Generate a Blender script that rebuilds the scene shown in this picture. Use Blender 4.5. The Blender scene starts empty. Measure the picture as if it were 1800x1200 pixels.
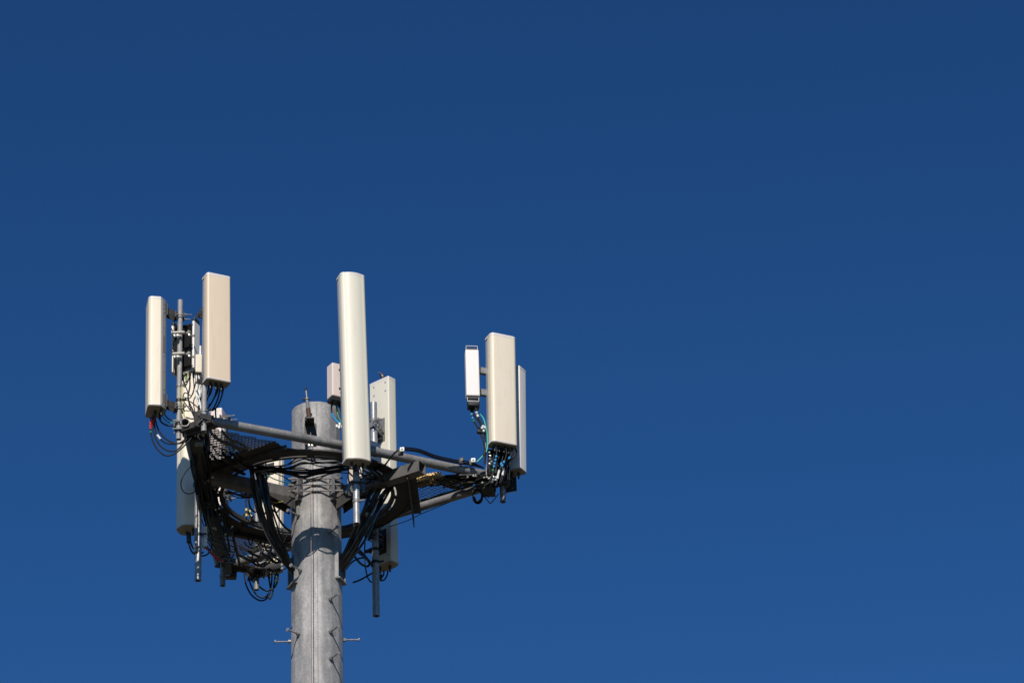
import bpy, bmesh, math, random
from mathutils import Vector, Matrix
R = math.radians
random.seed(11)
scene = bpy.context.scene
COL = scene.collection

# ------------------------------------------------------------------ camera
F = 7000.0                     # focal length in pixels of an 1800 px wide frame
DIST = 43.75; EL = R(26.3)
CAM = Vector((0, -DIST*math.cos(EL), 1.7))
RZ = 1.7 + DIST*math.sin(EL)    # height of the platform ring
YAW, PITCH, ROLL = R(3.21421), R(28.46975), R(-1.83820)
FW = Vector((math.sin(YAW)*math.cos(PITCH), math.cos(YAW)*math.cos(PITCH), math.sin(PITCH)))
RT = Vector((math.cos(YAW), -math.sin(YAW), 0)); UPV = RT.cross(FW)
RT2 = RT*math.cos(ROLL)+UPV*math.sin(ROLL); UP2 = -RT*math.sin(ROLL)+UPV*math.cos(ROLL)
cd = bpy.data.cameras.new('camera'); cam = bpy.data.objects.new('camera', cd); COL.objects.link(cam)
cd.sensor_width = 36; cd.lens = F/1800*36; cd.clip_end = 20000; cd.clip_start = .5
cam.matrix_world = Matrix(((RT2.x, UP2.x, -FW.x, CAM.x), (RT2.y, UP2.y, -FW.y, CAM.y), (RT2.z, UP2.z, -FW.z, CAM.z), (0,0,0,1)))
scene.camera = cam

# ------------------------------------------------------------------ light
SUN_AZ, SUN_EL = R(259.8), R(39)         # azimuth counted from +X towards +Y
sd = Vector((math.cos(SUN_AZ)*math.cos(SUN_EL), math.sin(SUN_AZ)*math.cos(SUN_EL), math.sin(SUN_EL)))
sl = bpy.data.lights.new('sun', 'SUN'); sl.energy = 4.95; sl.angle = R(.53); sl.color = (1, .93, .845)
so = bpy.data.objects.new('sun', sl); COL.objects.link(so)
so.rotation_euler = sd.to_track_quat('Z', 'Y').to_euler()
w = bpy.data.worlds.new('World'); scene.world = w; w.use_nodes = True
nt = w.node_tree; bg = nt.nodes['Background']
sky = nt.nodes.new('ShaderNodeTexSky'); sky.sky_type = 'NISHITA'; sky.sun_disc = False
sky.sun_elevation = SUN_EL; sky.sun_rotation = R(90)-SUN_AZ
sky.air_density = 1.0; sky.dust_density = 0; sky.ozone_density = 10.0; sky.altitude = 0
# the polarised, saturated look of this sky: same curve and tint over the whole sky
gm = nt.nodes.new('ShaderNodeGamma'); gm.inputs[1].default_value = 1.45
tn = nt.nodes.new('ShaderNodeMix'); tn.data_type = 'RGBA'; tn.blend_type = 'MULTIPLY'; tn.inputs[0].default_value = 1
tn.inputs[7].default_value = (.295, .398, .363, 1)
nt.links.new(sky.outputs[0], gm.inputs[0]); nt.links.new(gm.outputs[0], tn.inputs[6]); nt.links.new(tn.outputs[2], bg.inputs[0])
bg.inputs[1].default_value = .1
vs = scene.view_settings; vs.view_transform = 'Standard'; vs.look = 'None'; vs.exposure = 0; vs.gamma = 1
vs.use_curve_mapping = False

# ------------------------------------------------------------------ helpers
def ray(u, v): return FW + RT2*((u-900)/F) - UP2*((v-600)/F)
def at(u, v, y):                # point of the vertical plane y seen at photo pixel u, v
    d = ray(u, v); return CAM + d*((y-CAM.y)/d.y)
def atz(u, v, z):               # point at height z above the ring
    d = ray(u, v); return CAM + d*((RZ+z-CAM.z)/d.z)
def W(x, y, z): return Vector((x, y, RZ+z))

def tag(o, label=None, cat=None, group=None, kind=None):
    if label: o['label'] = label
    if cat: o['category'] = cat
    if group: o['group'] = group
    if kind: o['kind'] = kind
    return o
def thing(name, loc, label, cat, rotz=0, group=None):
    o = bpy.data.objects.new(name, None); COL.objects.link(o); o.location = loc; o.rotation_euler = (0, 0, rotz)
    o.empty_display_size = .1
    return tag(o, label, cat, group)

class MB:
    def __init__(s): s.bm = bmesh.new()
    def tube(s, pts, r, n=8, cap=True, r2=None, hollow=False):
        pts = [Vector(p) for p in pts]; N = len(pts); rings = []
        t = (pts[1]-pts[0]).normalized()
        a = t.orthogonal().normalized()
        if abs(t.z) > .99: a = Vector((1, 0, 0))
        for i, p in enumerate(pts):
            t2 = (pts[min(i+1, N-1)]-pts[max(i-1, 0)]).normalized()
            a = (a - t2*a.dot(t2)).normalized(); b = t2.cross(a)
            rr = r if r2 is None else r+(r2-r)*i/(N-1)
            rings.append([s.bm.verts.new(p+(a*math.cos(2*math.pi*k/n)+b*math.sin(2*math.pi*k/n))*rr) for k in range(n)])
        for i in range(N-1):
            for k in range(n):
                s.bm.faces.new((rings[i][k], rings[i][(k+1) % n], rings[i+1][(k+1) % n], rings[i+1][k]))
        if hollow:
            inner = []
            for i in (0, N-1):
                t2 = (pts[min(i+1, N-1)]-pts[max(i-1, 0)]).normalized()
                d = t2*(r*9 if i == 0 else -r*9)
                c1 = [s.bm.verts.new(pts[i]+(q.co-pts[i])*.84) for q in rings[i]]
                c2 = [s.bm.verts.new(pts[i]+(q.co-pts[i])*.84+d) for q in rings[i]]
                for k in range(n):
                    k1 = (k+1) % n
                    s.bm.faces.new((rings[i][k], rings[i][k1], c1[k1], c1[k]))
                    s.bm.faces.new((c1[k], c1[k1], c2[k1], c2[k]))
                s.bm.faces.new(c2)
        elif cap:
            s.bm.faces.new(rings[0][::-1]); s.bm.faces.new(rings[-1])
        return s
    def box(s, c, size, rotz=0, M=None, bev=0):
        m = Matrix.Translation(Vector(c)) @ (M.to_4x4() if M else Matrix.Rotation(rotz, 4, 'Z')) @ Matrix.Diagonal((*size, 1))
        r = bmesh.ops.create_cube(s.bm, size=1, matrix=m)
        if bev:
            es = set(e for v in r['verts'] for e in v.link_edges)
            bmesh.ops.bevel(s.bm, geom=list(es), offset=bev, segments=2, affect='EDGES', profile=.5)
        return s
    def bar(s, p, q, wd, ht, bev=0):        # rectangular bar between two points, ht measured upwards
        p, q = Vector(p), Vector(q); d = (q-p); L = d.length; x = d.normalized()
        z = Vector((0, 0, 1)); z = (z-x*z.dot(x))
        z = z.normalized() if z.length > 1e-3 else Vector((0, 1, 0)); y = z.cross(x)
        M = Matrix((x, y, z)).transposed()
        return s.box((p+q)/2, (L, wd, ht), M=M, bev=bev)
    def prism(s, prof, z0, z1, inset=0, off=(0, 0)):
        n = len(prof); rows = []
        cx = sum(p[0] for p in prof)/n; cy = sum(p[1] for p in prof)/n
        lv = [(z0, 1-inset), (z0+inset*.12, 1), (z1-inset*.12, 1), (z1, 1-inset)] if inset else [(z0, 1), (z1, 1)]
        for z, k in lv:
            rows.append([s.bm.verts.new((cx+(x-cx)*k+off[0], cy+(y-cy)*k+off[1], z)) for x, y in prof])
        for i in range(len(rows)-1):
            for k in range(n): s.bm.faces.new((rows[i][k], rows[i][(k+1) % n], rows[i+1][(k+1) % n], rows[i+1][k]))
        s.bm.faces.new(rows[0][::-1]); s.bm.faces.new(rows[-1])
        return s
    def plate(s, pts, th):                  # flat polygon (x,y,z) with thickness downwards
        a = [s.bm.verts.new(p) for p in pts]; b = [s.bm.verts.new(Vector(p)-Vector((0, 0, th))) for p in pts]; n = len(a)
        s.bm.faces.new(a); s.bm.faces.new(b[::-1])
        for k in range(n): s.bm.faces.new((a[k], b[k], b[(k+1) % n], a[(k+1) % n]))
        return s
    def sector(s, c, r0, r1, a0, a1, z0, z1, n=8):
        g = []
        for i in range(n+1):
            a = a0+(a1-a0)*i/n; e = Vector((math.cos(a), math.sin(a), 0))
            g.append([s.bm.verts.new(Vector(c)+e*r+Vector((0, 0, z))) for r, z in ((r0, z0), (r1, z0), (r1, z1), (r0, z1))])
        for i in range(n):
            for k in range(4): s.bm.faces.new((g[i][k], g[i][(k+1) % 4], g[i+1][(k+1) % 4], g[i+1][k]))
        s.bm.faces.new(g[0]); s.bm.faces.new(g[-1][::-1])
        return s
    def mesh(s, name, mat, sharp=35):
        bmesh.ops.recalc_face_normals(s.bm, faces=s.bm.faces)
        for f in s.bm.faces: f.smooth = True
        for e in s.bm.edges:
            if len(e.link_faces) == 2 and e.calc_face_angle(0) > R(sharp): e.smooth = False
        me = bpy.data.meshes.new(name); s.bm.to_mesh(me); s.bm.free(); me.materials.append(mat); return me
    def build(s, name, mat, parent=None, world=False, sharp=35):
        return link(name, s.mesh(name, mat, sharp), parent, world)
def mat_of(o):
    m = Matrix.Translation(o.location) @ o.rotation_euler.to_matrix().to_4x4()
    return mat_of(o.parent) @ m if o.parent else m
def link(name, me, parent=None, world=False, loc=None, rot=None):
    o = bpy.data.objects.new(name, me); COL.objects.link(o)
    if loc is not None: o.location = loc
    if rot is not None: o.rotation_euler = rot
    if parent:
        o.parent = parent
        if world: o.matrix_parent_inverse = WM[parent.name].inverted() if parent.name in WM else mat_of(parent).inverted()
        if world: WM[o.name] = Matrix.Identity(4)
    return o
WM = {}

def spline(pts, per=6):
    P = [Vector(p) for p in pts]; out = []
    Q = [P[0]*2-P[1]]+P+[P[-1]*2-P[-2]]
    for i in range(1, len(Q)-2):
        for k in range(per):
            t = k/per; a, b, c, d = Q[i-1], Q[i], Q[i+1], Q[i+2]
            out.append(.5*((2*b)+(c-a)*t+(2*a-5*b+4*c-d)*t*t+(3*b-a-3*c+d)*t**3))
    out.append(P[-1]); return out

# ------------------------------------------------------------------ materials
def newmat(name, col, rough=.5, metal=0, noise=None, bump=None, spec=.5, coat=0):
    m = bpy.data.materials.new(name); m.use_nodes = True; t = m.node_tree; b = t.nodes['Principled BSDF']
    b.inputs['Base Color'].default_value = (*col, 1); b.inputs['Roughness'].default_value = rough
    b.inputs['Metallic'].default_value = metal; b.inputs['Specular IOR Level'].default_value = spec
    if coat: b.inputs['Coat Weight'].default_value = coat
    tc = t.nodes.new('ShaderNodeTexCoord')
    if noise:
        last = None
        for (sc, st, dark, lo, hi, str_) in noise:      # scale, stretch in z, colour, ramp low, ramp high, amount
            mp = t.nodes.new('ShaderNodeMapping'); mp.inputs['Scale'].default_value = (1, 1, st)
            t.links.new(tc.outputs['Object'], mp.inputs[0])
            n = t.nodes.new('ShaderNodeTexNoise'); n.inputs['Scale'].default_value = sc; n.inputs['Detail'].default_value = 5; n.inputs['Roughness'].default_value = .6
            t.links.new(mp.outputs[0], n.inputs['Vector'])
            r = t.nodes.new('ShaderNodeMapRange'); r.inputs[1].default_value = lo; r.inputs[2].default_value = hi; r.inputs[4].default_value = str_
            t.links.new(n.outputs[0], r.inputs[0])
            mx = t.nodes.new('ShaderNodeMix'); mx.data_type = 'RGBA'
            t.links.new(r.outputs[0], mx.inputs[0]); mx.inputs[7].default_value = (*dark, 1)
            if last: t.links.new(last.outputs[2], mx.inputs[6])
            else: mx.inputs[6].default_value = (*col, 1)
            last = mx
        t.links.new(last.outputs[2], b.inputs['Base Color'])
    if bump:
        n = t.nodes.new('ShaderNodeTexNoise'); n.inputs['Scale'].default_value = bump[0]; n.inputs['Detail'].default_value = 4
        t.links.new(tc.outputs['Object'], n.inputs['Vector'])
        bp = t.nodes.new('ShaderNodeBump'); bp.inputs['Strength'].default_value = bump[1]; bp.inputs['Distance'].default_value = bump[2]
        t.links.new(n.outputs[0], bp.inputs['Height']); t.links.new(bp.outputs[0], b.inputs['Normal'])
    return m
def spangle(name, col, dark, light, rough, metal, sc=42):
    m = newmat(name, col, rough, metal, [(3.0, .25, dark, .42, .60, .8), (10, .4, light, .46, .66, .65), (26, .3, dark, .5, .72, .45)], (60, .25, .003))
    t = m.node_tree; b = t.nodes['Principled BSDF']; l = b.inputs['Base Color'].links[0].from_socket
    tc = t.nodes.new('ShaderNodeTexCoord'); v = t.nodes.new('ShaderNodeTexVoronoi'); v.inputs['Scale'].default_value = sc
    t.links.new(tc.outputs['Object'], v.inputs['Vector'])
    r = t.nodes.new('ShaderNodeMapRange'); r.inputs[3].default_value = .86; r.inputs[4].default_value = 1.13
    sx = t.nodes.new('ShaderNodeSeparateColor'); t.links.new(v.outputs['Color'], sx.inputs[0]); t.links.new(sx.outputs[0], r.inputs[0])
    mx = t.nodes.new('ShaderNodeVectorMath'); mx.operation = 'SCALE'
    t.links.new(l, mx.inputs[0]); t.links.new(r.outputs[0], mx.inputs['Scale']); t.links.new(mx.outputs[0], b.inputs['Base Color'])
    return m
PAINT = [(2.2, .3, (.50, .42, .32), .5, .8, .35), (14, .25, (.40, .36, .30), .56, .8, .25)]
def cream(name, col, dirt): return newmat(name, col, .42, 0, [(1.6, .3, dirt, .42, .78, .45), (22, .12, tuple(x*.8 for x in dirt), .56, .82, .35)], (7, .08, .004), .4)
M_cream1 = cream('radome_cream', (.74, .665, .53), (.62, .52, .40))
M_tan = cream('radome_tan', (.70, .58, .425), (.60, .47, .34))
M_white = cream('radome_offwhite', (.68, .645, .535), (.60, .56, .44))
M_cream4 = cream('radome_warm_cream', (.72, .64, .505), (.60, .51, .39))
M_whitep = cream('radome_white', (.75, .72, .68), (.64, .60, .55))
M_pink = cream('cabinet_beige', (.68, .59, .54), (.60, .51, .46))
M_cap = newmat('cap_plastic', (.66, .62, .58), .4, 0, PAINT)
M_under = newmat('bottom_cap_plastic', (.34, .30, .23), .55, 0, [(12, 1, (.16, .13, .10), .45, .75, .6)])
M_alu = newmat('tray_aluminium', (.42, .42, .45), .45, .35, [(9, .3, (.28, .27, .28), .45, .7, .6)])
M_pole = spangle('pole_galvanised', (.30, .292, .285), (.18, .177, .178), (.39, .38, .365), .58, .08, 55)
M_galv = spangle('frame_galvanised', (.235, .232, .23), (.15, .147, .145), (.29, .285, .28), .55, .35, 60)
M_dkgalv = spangle('shade_dark_galvanised', (.045, .042, .039), (.028, .026, .024), (.065, .061, .056), .6, .1, 60)  # galvanised steel with the shade of the undersides put into its colour
M_arm = spangle('arm_galvanised', (.13, .125, .115), (.085, .08, .075), (.17, .165, .15), .6, .3, 60)
M_grat = newmat('grating_steel', (.13, .125, .12), .55, .15)
M_newgalv = spangle('new_galvanised', (.36, .36, .36), (.22, .22, .225), (.46, .46, .455), .4, .4, 45)
M_zinc = newmat('zinc_hardware', (.62, .60, .52), .3, .7)
M_black = newmat('cable_black', (.008, .008, .009), .5, 0, None, None, .2)
M_feeder = newmat('feeder_black', (.008, .008, .009), .28, 0, None, None, .42)
M_rubber = newmat('connector_black', (.016, .015, .015), .5)
M_fin = newmat('radio_black_heatsink', (.014, .014, .015), .55)
M_green = newmat('ground_wire_green', (.02, .22, .10), .4)
M_yg = newmat('ground_wire_yellow', (.45, .42, .06), .4)
M_teal = newmat('jumper_teal', (.01, .30, .27), .4)
M_blue = newmat('tape_blue', (.02, .28, .62), .45)
M_red = newmat('tape_red', (.55, .035, .03), .45)
M_yellow = newmat('tape_yellow', (.65, .52, .12), .45)
M_whitet = newmat('tape_white', (.7, .7, .66), .45)
M_gold = newmat('corrugated_tan_hose', (.66, .47, .19), .3)
M_copper = newmat('lead_brown', (.16, .10, .075), .5, .3)
M_bird = newmat('feathers_black', (.015, .012, .014), .45)
M_beak = newmat('beak_brown', (.25, .16, .10), .5)
M_spring = newmat('rusty_spring', (.12, .075, .045), .7, .2)
M_ground = newmat('dry_ground', (.06, .05, .036), .95, 0, [(.05, 1, (.05, .055, .03), .4, .65, .8), (1.5, 1, (.12, .10, .07), .5, .7, .6)])
M_label = newmat('label_print', (.30, .29, .29), .5)

# ------------------------------------------------------------------ ground
g = MB(); g.plate([(-6000, -6000, 0), (6000, -6000, 0), (6000, 6000, 0), (-6000, 6000, 0)], 1)
tag(g.build('ground', M_ground), kind='structure', label='dry grassy ground below the mast')

# ------------------------------------------------------------------ monopole
NP = 16
def prad(z): return .272 - .0042*z          # z above the ring
ztop = (at(553, 725, 0).z - RZ)
mono = thing('monopole', (0, 0, 0), 'tall galvanised steel monopole with step bolts carrying the antenna platform', 'pole')
m = MB(); rows = []
NZ = 40
for i in range(NZ+1):
    z = -RZ + (ztop+RZ)*i/NZ
    rr = prad(z)
    row = []
    for k in range(NP):                    # rounded polygon corners: three points per corner
        for j, (da, q) in enumerate(((-.06, .994), (0, 1.0), (.06, .994))):
            a = 2*math.pi*(k+.5)/NP + da; row.append(m.bm.verts.new((rr*1.01*q*math.cos(a), rr*1.01*q*math.sin(a), RZ+z)))
    rows.append(row)
n = len(rows[0])
for i in range(NZ):
    for k in range(n): m.bm.faces.new((rows[i][k], rows[i][(k+1) % n], rows[i+1][(k+1) % n], rows[i+1][k]))
# open rim with a lip
inn = [m.bm.verts.new((v.co.x*.93, v.co.y*.93, v.co.z)) for v in rows[-1]]
inn2 = [m.bm.verts.new((v.co.x, v.co.y, v.co.z-1.0)) for v in inn]
for k in range(n):
    k1 = (k+1) % n
    m.bm.faces.new((rows[-1][k], rows[-1][k1], inn[k1], inn[k])); m.bm.faces.new((inn[k], inn[k1], inn2[k1], inn2[k]))
m.bm.faces.new(inn2)
m.build('shaft', M_pole, mono, sharp=60)
m = MB()                                    # long weld seam down the front
a = R(-88.5)
m.tube([W(math.cos(a)*(prad(z)+.001), math.sin(a)*(prad(z)+.001), z) for z in (ztop-.01, -RZ+.05)], .005, 6)
m.build('weld_seam', M_pole, mono)
# safety climb wire, its top bracket, spring and rod
a = R(-99.5); wy = -(prad(0)+.125)
wx = -.058
m = MB(); ztb = at(543, 762, -.35).z-RZ
m.tube([W(wx, wy, ztb-.01), W(wx, wy, .12), W(wx-.002, wy-.004, -2.5), W(wx, wy-.05, -10), W(wx, wy-.08, -17)], .0042, 6)
m.build('climb_wire', M_copper, mono)
tb = at(544, 740, -.36); tb0 = at(547, 764, -.30)
m = MB(); zt = at(544, 740, -.36).z; zb = at(548, 765, -.29).z
ps = [(-.045, 0), (.045, 0), (.045, .012), (-.045, .012)]
m.box((wx-.012, -.365, zt-.006), (.105, .19, .012))
m.plate([(wx-.06, -.27, zt-.012), (wx-.048, -.27, zt-.012), (wx-.048, -.45, zt-.012), (wx-.06, -.45, zt-.012)], .02)
m.box((wx-.005, -.285, (zt+zb)/2-.05), (.13, .02, zt-zb+.12))
m.build('climb_bracket', M_dkgalv, mono)
m = MB(); p0 = Vector((wx-.012, -.39, zt)); p1 = at(541.5, 718, -.40); 
pts = []
for i in range(140):
    t = i/139; c = p0.lerp(p1, t); pts.append(c+Vector((math.cos(t*2*math.pi*11), math.sin(t*2*math.pi*11), 0))*.021)
m.tube(pts, .0065, 5); m.build('spring', M_spring, mono)
m = MB(); p2 = at(539.5, 702, -.41); p3 = at(538, 686, -.41); p4 = at(537.5, 681, -.41)
m.tube([p0, p1], .012, 8); m.tube([p1, p2], .019, 10); m.tube([p2, p3], .008, 6); m.tube([p2-(p1-p2)*-.0, p2+(p3-p2)*.12], .026, 10)
m.build('rod', M_galv, mono)
m = MB(); m.tube([p3, p4], .011, 8); m.build('rod_tip', M_rubber, mono); m = MB(); m.tube([p2+Vector((-.045, 0, 0)), p2+Vector((.03, 0, .01))], .013, 8); m.build('rod_fitting', M_rubber, mono)
m = MB()
for dx in (-.018, .018): m.box((wx+dx, wy-.005, at(548, 786, -.36).z), (.024, .03, .03), bev=.004)
m.build('wire_clamp', M_zinc, mono)
# step bolts: pixel height of the base, angle round the shaft
def bolt_mesh():
    m = MB(); m.tube([(0, 0, 0), (.03, 0, 0)], .022, 6); m.tube([(.03, 0, 0), (.17, 0, 0)], .0088, 8); m.tube([(.165, 0, 0), (.178, 0, 0)], .021, 8)
    return m.mesh('step_bolt', M_galv)
bolt_me = bolt_mesh()
for (v, u, ang) in [(905, 525, -134), (936, 578, -60), (1002, 530, -128), (1053, 579, -60), (1114, 524, -134), (1110, 579, -60), (1157, 579, -60), (1127, 513, 180), (1124, 604, 0)]:
    a = R(ang); z = at(u, v, .28*math.sin(a)).z
    r = prad(z-RZ)
    o = link('step_bolt', bolt_me, mono, loc=(r*math.cos(a), r*math.sin(a), z), rot=(0, 0, a))
for z in [x*.38 for x in range(2, 42)]:
    for ang in (-60, -134):
        a = R(ang); r = prad(z-RZ); zz = z+(0 if ang == -60 else .0)
        if zz < RZ-2.6: link('step_bolt', bolt_me, mono, loc=(r*math.cos(a), r*math.sin(a), zz), rot=(0, 0, a))
# cable ports
def port(ang, v, u):
    a = R(ang); e = Vector((math.cos(a), math.sin(a), 0)); t = Vector((-e.y, e.x, 0))
    z = at(u, v, e.y*.3).z; m = MB(); r = prad(z-RZ); hw = .10; h = .17; dp = .035
    M = Matrix((e, t, Vector((0, 0, 1)))).transposed()
    c = e*(r-.02+dp/2)
    m.box(Vector((c.x, c.y, z))+t*hw, (dp+.012, .014, 2*h), M=M); m.box(Vector((c.x, c.y, z))-t*hw, (dp+.012, .014, 2*h), M=M)
    m.box(Vector((c.x, c.y, z-h)), (dp+.045, 2*hw+.014, .014), M=M); m.box(Vector((c.x, c.y, z+h)), (dp*.5, 2*hw+.014, .014), M=M)
    cpo = m.build('cable_port', M_pole, mono)
    m = MB(); m.box(Vector((0, 0, z))+e*(r+.002), (.02, 2*hw-.014, 2*h-.014), M=M); m.build('port_opening', M_rubber, cpo)
    return Vector((0, 0, z))+e*(r+.03)
portR = port(-22, 995, 600); portL = port(200, 1003, 517)

# ------------------------------------------------------------------ platform
C0 = Vector((-.10, -.02, 0)); RIN = 1.12; AF = [-64.5, 55.5, 175.5]
def E(deg): return Vector((math.cos(R(deg)), math.sin(R(deg)), 0))
def PW(v, z): return Vector((v.x, v.y, RZ+z))
plat = thing('antenna_platform', (0, 0, RZ), 'triangular steel antenna platform with slotted ring and mesh corners around the monopole', 'platform')
ZP = .11; RINS = [1.07, 1.03, 1.16]; ZPS = [.11, .045, .10]
ends = {0: (-1.78, 1.86), 1: (-1.80, 1.83), 2: (-1.86, 1.64)}
pipes = []
for k, ad in enumerate(AF):
    n_ = E(ad); t_ = E(ad+90); c = C0+n_*RINS[k]
    p, q = PW(c+t_*ends[k][0], ZPS[k]), PW(c+t_*ends[k][1], ZPS[k])
    if k == 1: q = PW(c+t_*1.66, ZPS[k])
    if k == 2: q = PW(c+t_*1.67, ZPS[k])
    if k == 0:
        mid = p.lerp(q, .545); p = p-Vector((0, 0, .055))
        for a_, b_ in ((p, mid+(mid-p).normalized()*.05), (mid-(q-mid).normalized()*.0, q)):
            m = MB(); m.tube([a_, b_], .05, 20, hollow=True); m.build('face_pipe', M_galv, plat, world=True); pipes.append((a_, b_))
        m = MB(); m.tube([mid-(q-mid).normalized()*.07, mid+(q-mid).normalized()*.13], .056, 20); m.build('pipe_sleeve', M_galv, plat, world=True)
    else:
        m = MB(); m.tube([p, q], .05, 20, hollow=True); m.build('face_pipe', M_galv, plat, world=True)
        pipes.append((p, q))
# slotted ring: plates between the slots
m = MB(); cz = PW(C0, 0)
m.sector(cz, .925, .962, 0, 2*math.pi-1e-4, -.008, 0, 96); m.sector(cz, .982, 1.12, 0, 2*math.pi-1e-4, -.008, 0, 96)
for k in range(16):
    a = 2*math.pi*k/16; m.sector(cz, .960, .984, a, a+R(5), -.0085, .0005, 2)
m.sector(cz, .919, .925, 0, 2*math.pi-1e-4, -.008, .035, 96)
m.sector(cz, 1.12, 1.126, 0, 2*math.pi-1e-4, -.016, .0, 96)
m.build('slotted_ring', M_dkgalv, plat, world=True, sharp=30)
INS = (.055, .185, .11)
def inside_tri(p, inset=0): return all((p-C0).dot(E(a)) < RINS[i]-INS[i]-inset for i, a in enumerate(AF))
# corner sets: cross beam, plates, grating
corners = [-4.5, 115.5, 235.5]
for ci, ca in enumerate(corners):
    n_ = E(ca); t_ = E(ca+90); hw = (2*RIN-1.135)*math.tan(R(30))
    c = C0+n_*1.135
    m = MB()
    hw -= 0 if ci == 0 else .09; vh = .15 if ci == 0 else .05; fw_ = .08 if ci == 0 else .13
    m.bar(PW(c-t_*(hw-.03), -vh/2), PW(c+t_*(hw-.03), -vh/2), .010, vh)
    m.bar(PW(c+n_*(fw_/2+.005)-t_*(hw-.09), -.004), PW(c+n_*(fw_/2+.005)+t_*(hw-.09), -.004), fw_, .008)
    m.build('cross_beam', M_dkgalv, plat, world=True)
    # spandrel plates between the ring and the cross beam
    for s in (-1, 1):
        pts = []
        for i in range(9):
            an = s*(2+i*(30-2)/8); pts.append(C0+E(ca+an)*1.127)
        edge = [C0+n_*1.128+t_*s*.62]
        cand = C0+n_*1.128+t_*s*.44
        pl = [PW(p, -.001) for p in pts]+[PW(cand, -.001)]
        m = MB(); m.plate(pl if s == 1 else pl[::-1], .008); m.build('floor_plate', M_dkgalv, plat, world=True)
    # expanded metal floor
    m = MB(); cell, rowh = (.064, .036) if ci == 0 else (.048, .029)
    def clip(p): return (p-C0).dot(n_) > 1.17 and inside_tri(p)
    for i in range(-40, 41):
        for j in range(0, 50):
            a0 = n_*(1.15+j*rowh)+t_*(i*cell+(cell/2 if j % 2 else 0)); p = C0+a0
            for dx in (-1, 1):
                q = p+n_*rowh+t_*(dx*cell/2)
                if clip(p) and clip(q):
                    d = (q-p).normalized(); sdv = Vector((-d.y, d.x, 0))
                    up = Vector((0, 0, .003)); wv = sdv*(.0085 if ci == 0 else .0036)
                    va = [m.bm.verts.new(PW(x, .012)+o) for x, o in ((p, -wv-up), (p, wv+up), (q, wv+up), (q, -wv-up))]
                    m.bm.faces.new(va)
                    vb = [m.bm.verts.new(v.co+Vector((0, 0, -.003))-sdv*.002) for v in va]
                    m.bm.faces.new(vb[::-1])
                    m.bm.faces.new((va[0], va[3], vb[3], vb[0])); m.bm.faces.new((va[1], vb[1], vb[2], va[2]))
    o = m.build('mesh_floor', M_grat, plat, world=True); o['kind'] = 'stuff'
    # thin flat bar along the right edge of the right corner floor
    if ci == 0:
        d1 = E(AF[1]); t1 = E(AF[1]+90); c1 = C0+d1*(RINS[1]-.195)
        m = MB(); m.bar(PW(c1-t1*.72, .0), PW(c1-t1*1.62, .0), .012, .022); m.build('edge_bar', M_dkgalv, plat, world=True)
    # corner plate
    m = MB(); c = C0+n_*(2*RIN-.26)
    m.bar(PW(c-t_*.19, -.01), PW(c+t_*.19, -.01), .16, .012); m.bar(PW(c-t_*.17, .03), PW(c+t_*.17, .03), .012, .14)
    m.build('corner_plate', M_dkgalv, plat, world=True)
# arms and their feet on the collar
for k in range(3):
    base = E(-31+120*k)*.30; end = C0+E(-31.5+120*k)*(1.46, 1.40, 1.24)[k]
    p, q = PW(base, -.06), PW(end, -.05)
    d = (q-p).normalized(); L = (q-p).length; y = Vector((-d.y, d.x, 0)); M = Matrix((d, y, d.cross(y))).transposed()
    m = MB(); hw, th = .062, .007
    for (oy, oz, sy, sz) in ((hw, 0, th, 2*hw), (-hw, 0, th, 2*hw), (0, hw, 2*hw-th, th), (0, -hw, 2*hw-th, th)):
        m.box((p+q)/2+y*oy+Vector((0, 0, oz)), (L, sy, sz), M=M)
    m.build('standoff_arm', M_arm, plat, world=True)
    m = MB()
    for s in (-1, 1):
        a = p+y*s*.066; tri = [a+Vector((0, 0, -.06)), a+d*.42+Vector((0, 0, -.06)), a+Vector((0, 0, -.20))]
        vs_ = [m.bm.verts.new(v) for v in tri]; vt = [m.bm.verts.new(v+y*s*.008) for v in tri]
        m.bm.faces.new(vs_); m.bm.faces.new(vt[::-1])
        for i in range(3): m.bm.faces.new((vs_[i], vt[i], vt[(i+1) % 3], vs_[(i+1) % 3]))
    m.build('gusset', M_dkgalv, plat, world=True)
    m = MB(); cc = PW(Vector((0, 0, 0)), 0); aa = R(-31+120*k)
    m.sector(cc, .283, .296, aa-R(27), aa+R(27), -.16, .10, 10)
    for zz in (-.15, .09): m.sector(cc, .296, .318, aa-R(25), aa+R(25), zz-.006, zz+.006, 10)
    m.build('collar_clamp', M_galv, plat, world=True)
    for s in (-1, 1):
        an = aa+s*R(28.5); e = Vector((math.cos(an), math.sin(an), 0)); t = Vector((-e.y, e.x, 0)); M = Matrix((e, t, Vector((0, 0, 1)))).transposed()
        m = MB(); m.box(PW(e*.335, .0), (.10, .012, .23), M=M); m.build('clamp_ear', M_galv, plat, world=True)
    # threaded rods to the next clamp
    a1 = aa+R(24); a2 = aa+R(96)
    for zz in (-.075, 0.0, .075):
        m = MB(); r = .345
        P1 = PW(Vector((math.cos(a1), math.sin(a1), 0))*r*1.03, zz); P2 = PW(Vector((math.cos(a2), math.sin(a2), 0))*r*1.03, zz)
        ex = (P2-P1).normalized()*.09
        P1 = P1; m.tube([P1-ex, P2+ex], .0095, 8)
        for Q, s in ((P1, 1), (P2, -1)): m.tube([Q+ex*.05*s, Q+ex*.3*s], .019, 6)
        m.build('threaded_rod', M_galv, plat, world=True)
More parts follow.
